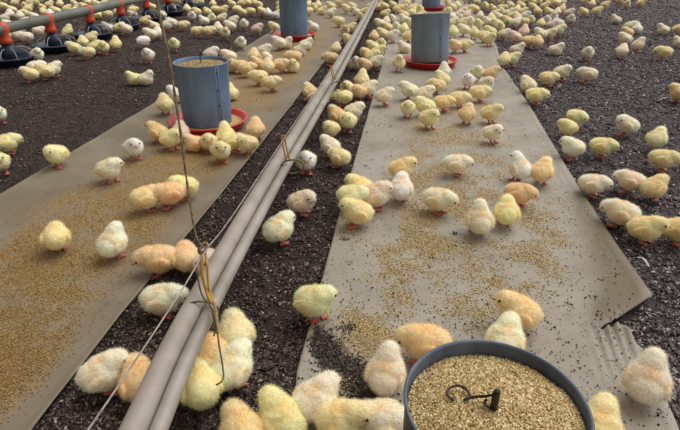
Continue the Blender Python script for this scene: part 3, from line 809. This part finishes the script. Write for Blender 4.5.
FAR = '''
354 111 R stand c;337 116 LB stand o;348 121 F stand y;343 97 L low y;347 88 F stand y;359 92 LF stand o;368 89 R stand c;362 80 B tall y;384 98 R stand c;310 92 LB stand y;320 99 L low o
355 64 F sit p;365 65 LF stand o;376 62 R stand c;409 92 L stand c;424 96 R stand c;408 110 F stand y;429 120 RF stand y;425 108 L stand g;443 104 R low o;437 87 L low y;442 81 LB stand y;459 100 R low y;468 82 F stand w
479 94 R low y;486 86 RF stand c;467 116 B stand o;491 115 R stand y;444 73 B tall w;477 74 F stand g;491 75 R stand o;399 65 F tall y
679 93 L stand o;536 95 R low y;528 85 LB stand c;548 78 R low y;562 72 R stand c;588 74 L low c;556 50 R sit c;588 53 F stand c;517 50 R sit p;504 60 B stand y;512 59 R stand g
622 51 B stand c;638 45 RB tall p;664 52 L low y;663 30 L sit c;679 29 R stand y;679 43 L sit c;627 33 LF stand o;630 26 R stand c;616 20 L sit c;625 39 L stand p;637 29 B sit w
584 12 L stand c;597 11 R stand o;592 4 B stand y;605 5 R stand c;627 4 F stand w;641 3 R stand p;619 0 L stand c;648 -2 B stand c
501 12 F stand c;507 21 L stand y;512 16 R stand y;517 10 B stand p;525 16 R stand w;533 7 L stand y;531 20 F stand g;541 24 B stand y;545 6 R stand c;549 12 L stand w;547 20 F stand w;552 25 R stand w;562 9 B tall p;569 13 R stand p;571 19 F stand c
559 30 R stand g;524 32 B tall p;529 41 R low o;537 42 B stand o;541 34 L stand c;549 34 R stand g;515 37 L stand p;500 27 F stand y;504 34 R stand c
413 9 R stand y;404 16 L stand o;404 30 B stand y;408 37 R stand y;404 49 L sit c;420 10 F stand c;452 8 L stand y;459 16 R stand c;453 33 B stand y;462 24 R stand y;464 31 L stand c;470 22 F stand c;467 10 R stand y;475 9 L stand y;480 16 B stand c;485 6 F stand w;495 14 R stand c;497 24 L stand g
474 34 B stand y;483 37 R low y;490 33 L stand y;489 40 RF stand y;464 46 R low y;455 47 LF stand o;452 24 R stand c;488 22 L stand c;478 25 F stand y
322 12 R sit c;331 7 L stand y;318 6 B stand c;340 3 R stand y;339 22 L low y;351 28 R stand y;345 32 F sit o;349 40 L stand y;336 49 B stand y;331 58 L low o;360 17 F stand y;364 12 R stand y;313 28 L sit w;306 46 R sit c
386 22 B stand p;380 24 L stand c;385 14 R stand y;392 19 F stand c;383 34 L stand y;392 37 R stand w;374 37 B stand o;381 44 F stand y;373 47 L stand y;366 54 LF stand o;372 57 R stand y;393 5 L stand y;397 10 R stand c;395 28 F stand c;389 28 L stand y;378 52 R stand y
213 4 B stand y;223 10 R stand y;232 4 L stand w;242 3 R stand c;248 3 L stand p;212 18 F stand g;222 18 R stand c;204 21 L sit w;208 31 R low y;218 28 B stand c;225 33 F stand y;230 26 L stand c;233 21 R stand c;244 24 F stand c;257 29 R stand p;268 13 B stand w;276 15 R sit w;274 28 L stand y;241 44 F stand c;280 4 R stand y
279 44 L stand w;286 45 R sit p;211 54 R stand w;229 58 L stand c;232 68 F sit o;240 67 L low o;247 70 R low o;254 57 B stand o;264 52 R stand c;266 60 F stand c;268 68 B stand y;258 65 L sit o;259 78 L low y;271 84 R low y;231 95 B sit y;281 66 R low o;294 58 L low o;293 68 F sit y;300 52 R sit p
113 11 F sit w;133 10 R low w;152 7 L sit c;145 21 R stand o;154 26 L sit c;167 25 R stand w;157 33 B stand w;151 34 L stand c;144 41 LF low w;148 55 F stand c;116 44 B tall y;108 28 L sit w;119 28 R stand y;126 29 L stand c;174 44 F stand y;172 23 L stand p;183 25 R low y;187 9 B stand w;192 16 F stand w;197 31 R low y;152 16 L stand c;101 47 F stand y
30 55 F stand c;68 32 RB tall y;74 48 L stand y;83 42 B stand y;91 38 R stand y;88 52 L low y;97 47 R stand y;26 37 L low p;4 39 R stand y;7 54 L stand p;51 42 R sit o;18 34 R stand p;39 31 R low p
30 74 L stand y;36 67 R low c;46 71 L stand y;53 69 R stand c;136 79 L sit y;144 79 R sit c;165 106 B stand y;177 97 L sit w
67 9 R stand c;97 15 L sit y;5 18 R stand p;12 10 L stand c;20 16 B stand p;28 9 R stand c;34 17 L stand p;42 8 F stand c;49 5 R stand p;56 11 L stand c;15 3 R stand p;3 6 L stand y;36 2 R stand c;60 4 B stand p;24 23 R stand p;9 25 L stand c;78 8 R sit p;88 3 L stand c;105 3 R stand c;126 2 F stand p
'''
chicks = []
for ln in NEAR.strip().splitlines():
    a_, lb = ln.split('|'); x, y, h_, po, to = a_.split(); chicks.append([float(x), float(y), h_, po, to, lb])
for ln in FAR.replace('\n', ';').split(';'):
    if ln.strip(): x, y, h_, po, to = ln.split(); chicks.append([float(x), float(y), h_, po, to, None])
# fill the crowded far end
def dd(x, y): return min(math.hypot(x-c[0], (y-c[1])*1.4) for c in chicks)
zones = [((395,565),(-4,24),9.0,48),((300,400),(-4,14),9.0,16),((150,290),(-4,14),9.5,22),((0,140),(-4,16),9.0,26),((560,650),(-4,4),11,5)]
FILL = 0
for (x0, x1), (y0, y1), md, cnt in zones:
    k = 0; tries = 0
    while k < cnt and tries < 4000:
        tries += 1; x = random.uniform(x0, x1); y = random.uniform(y0, y1)
        if 415 < x < 445 and y < 14: continue
        if dd(x, y) > md*.62:
            chicks.append([x, y, random.choice(list(HEAD)), random.choice(['stand','stand','left','right','sit','low']), random.choice('cycwyp'), None]); k += 1
chicks = chicks[:1]*0+sorted(chicks, key=lambda c: -c[1])
info = []
for c in chicks:
    x, y, hd, po, to, lb = c
    sc = (1.0 if y > 130 else 1.0+.16*min(1, (130-y)/90))*random.uniform(.95, 1.05)
    zc = (.040 if po in ('sit','curl') else .060)*sc
    p = at(x, y, zc); info.append([p.x, p.y, sc])
P = np.array(info)
home = P[:, :2].copy()
for it in range(60):
    for i in range(len(P)):
        d = P[:, :2]-P[i, :2]; r_ = np.hypot(d[:, 0], d[:, 1]); r_[i] = 9
        near = np.where(r_ < .088*(P[:, 2]+P[i, 2])/2)[0]
        for j in near:
            m_ = .088*(P[i, 2]+P[j, 2])/2-r_[j]; u = d[j]/max(r_[j], 1e-5); P[j, :2] += u*m_*.5; P[i, :2] -= u*m_*.5
        for fx, fy, fr in FEED_FOOT:
            dx, dy = P[i, 0]-fx, P[i, 1]-fy; r0 = math.hypot(dx, dy); lim = fr+.045*P[i, 2]
            if r0 < lim: P[i, 0] = fx+dx/max(r0, 1e-4)*lim; P[i, 1] = fy+dy/max(r0, 1e-4)*lim
# regions and labels for far chicks
def region(px, py):
    s = in_sheet(px, py)
    if s == 'L': return 'left sheet'
    if s == 'R': return 'right sheet'
    xr = 399-.27*py
    xl = 324-1.63*py
    if px < xl+10: return 'left litter'
    if px < xr+6 : return 'pipe strip'
    return 'right litter'
ORD = ['leftmost','second from left','third from left','fourth from left','fifth from left','sixth from left','rightmost']
ROW = ['farthest','second','third','fourth','fifth','sixth','seventh','eighth','ninth','tenth','eleventh','twelfth','thirteenth','fourteenth','fifteenth','sixteenth']
far_idx = [i for i, c in enumerate(chicks) if c[5] is None and i < 300]
feet = {i: pix(Vector((P[i, 0], P[i, 1], 0))) for i in range(len(chicks))}
regs = {}
for i in far_idx: regs.setdefault(region(*feet[i]), []).append(i)
for rg, ids in regs.items():
    ids.sort(key=lambda i: feet[i][1]); rn = 0
    k = 0
    while k < len(ids):
        row = sorted(ids[k:k+7], key=lambda i: feet[i][0]); k += 7
        rw = ROW[rn] if rn == 0 else ROW[rn]+' farthest'; rn += 1
        for j, i in enumerate(row):
            o_ = ORD[j] if j < len(row)-1 or len(row) == 1 else 'rightmost'
            c = chicks[i]; c[5] = '%s chick on the %s, %s of the %s row' % (TWORD[c[4]], rg, o_, rw)
            c.append('chicks on the '+rg)
crowd = []
for i, c in enumerate(chicks):
    x, y, hd, po, to, lb = c[:6]
    sc = float(P[i, 2]); gx, gy = float(P[i, 0]), float(P[i, 1])
    az = math.atan2(gy, gx); ang = az+math.radians(HEAD[hd]+random.uniform(-14, 14))
    s = in_sheet(*feet[i]); gz = .0125 if s else .001
    lod = 0 if y > 185 else 1 if y > 84 else 2
    pr = proto(po, lod)
    t = TONE[to]; jit = random.uniform(.96, 1.02)
    col = srgb(*[min(252, v_*jit*random.uniform(.985, 1.015)) for v_ in t])
    if lod == 2: o = bpy.data.objects.new('chick', pr['joined'])
    else: o = bpy.data.objects.new('chick', pr['body'])
    link(o); o.location = (gx, gy, gz); o.rotation_euler = (0, 0, ang); o.scale = (sc, sc, sc); o.color = col
    if i >= 300: crowd.append(o); continue
    g = c[6] if len(c) > 6 else 'chicks on the '+region(*feet[i])
    tag(o, lb, 'chick', g)
    if lod < 2:
        f_ = bpy.data.objects.new('down_fluff', pr['fluff']); link(f_, o); f_.color = col
        b_ = bpy.data.objects.new('beak', pr['beak']); link(b_, o)
        for e in pr['eyes']: link(bpy.data.objects.new('eye', e), o)
if crowd:        # the farthest ones past three hundred, one object
    V = []; F = []; mi = []; Wm = []; mats = []; cd = []
    for k, o in enumerate(crowd):
        m_ = o.data; Mx = Matrix.LocRotScale(o.location, o.rotation_euler, o.scale); off = len(V); V += [(Mx @ v.co)[:] for v in m_.vertices]
        for p in m_.polygons: F.append(tuple(q+off for q in p.vertices)); mi.append(p.material_index)
        Wm += [d.value for d in m_.attributes['warm'].data]; mats = list(m_.materials)
    j = bpy.data.meshes.new('chick_crowd'); j.from_pydata(V, [], F); j.update()
    for m_ in mats: j.materials.append(m_)
    j.polygons.foreach_set('material_index', mi); j.polygons.foreach_set('use_smooth', [True]*len(mi))
    at_ = j.attributes.new('warm', 'FLOAT', 'POINT'); at_.data.foreach_set('value', Wm); j.update()
    o = bpy.data.objects.new('chick_crowd', j); link(o); o.color = srgb(*TONE['y'])
    tag(o, 'farthest crowd of pale chicks along the top edge of the picture', 'chicks', kind='stuff')
    for q in crowd: bpy.data.objects.remove(q)
print('chicks', len(chicks), {k: len(v_) for k, v_ in regs.items()})

# ------------------------------------------------------------------ light: overcast daylight entering the open sides of the shed
w = bpy.data.worlds.new('world'); scene.world = w; w.use_nodes = True; nt = w.node_tree; bg = nt.nodes['Background']
tc = nt.nodes.new('ShaderNodeTexCoord'); sp = nt.nodes.new('ShaderNodeSeparateXYZ'); nt.links.new(tc.outputs['Generated'], sp.inputs[0])
def wm(op, a_, b_):
    n = nt.nodes.new('ShaderNodeMath'); n.operation = op
    for s_, v_ in ((n.inputs[0], a_), (n.inputs[1], b_)):
        if isinstance(v_, (int, float)): s_.default_value = v_
        else: nt.links.new(v_, s_)
    return n.outputs[0]
side = wm('ADD', wm('MULTIPLY', sp.outputs[0], .55), wm('MULTIPLY', sp.outputs[1], .35))
lev = wm('ADD', wm('MULTIPLY', side, 1.0), .45)
rp = nt.nodes.new('ShaderNodeValToRGB'); e = rp.color_ramp.elements
e[0].position = 0; e[0].color = (.28,.24,.20,1); e[1].position = 1; e[1].color = (1.03,1.03,1.05,1)
m2 = e.new(.5); m2.color = (.62,.60,.56,1)
nt.links.new(lev, rp.inputs[0]); nt.links.new(rp.outputs[0], bg.inputs[0]); bg.inputs[1].default_value = .85
sn = bpy.data.lights.new('daylight', 'SUN'); sn.energy = 2.0; sn.angle = math.radians(50); sn.color = (1.0,.985,.96)
so = link(bpy.data.objects.new('daylight', sn)); so.rotation_euler = Vector((.42,.42,.95)).to_track_quat('Z','Y').to_euler()
vs = scene.view_settings; vs.view_transform = 'Standard'; vs.look = 'None'; vs.gamma = 1; vs.exposure = .12; vs.use_curve_mapping = False
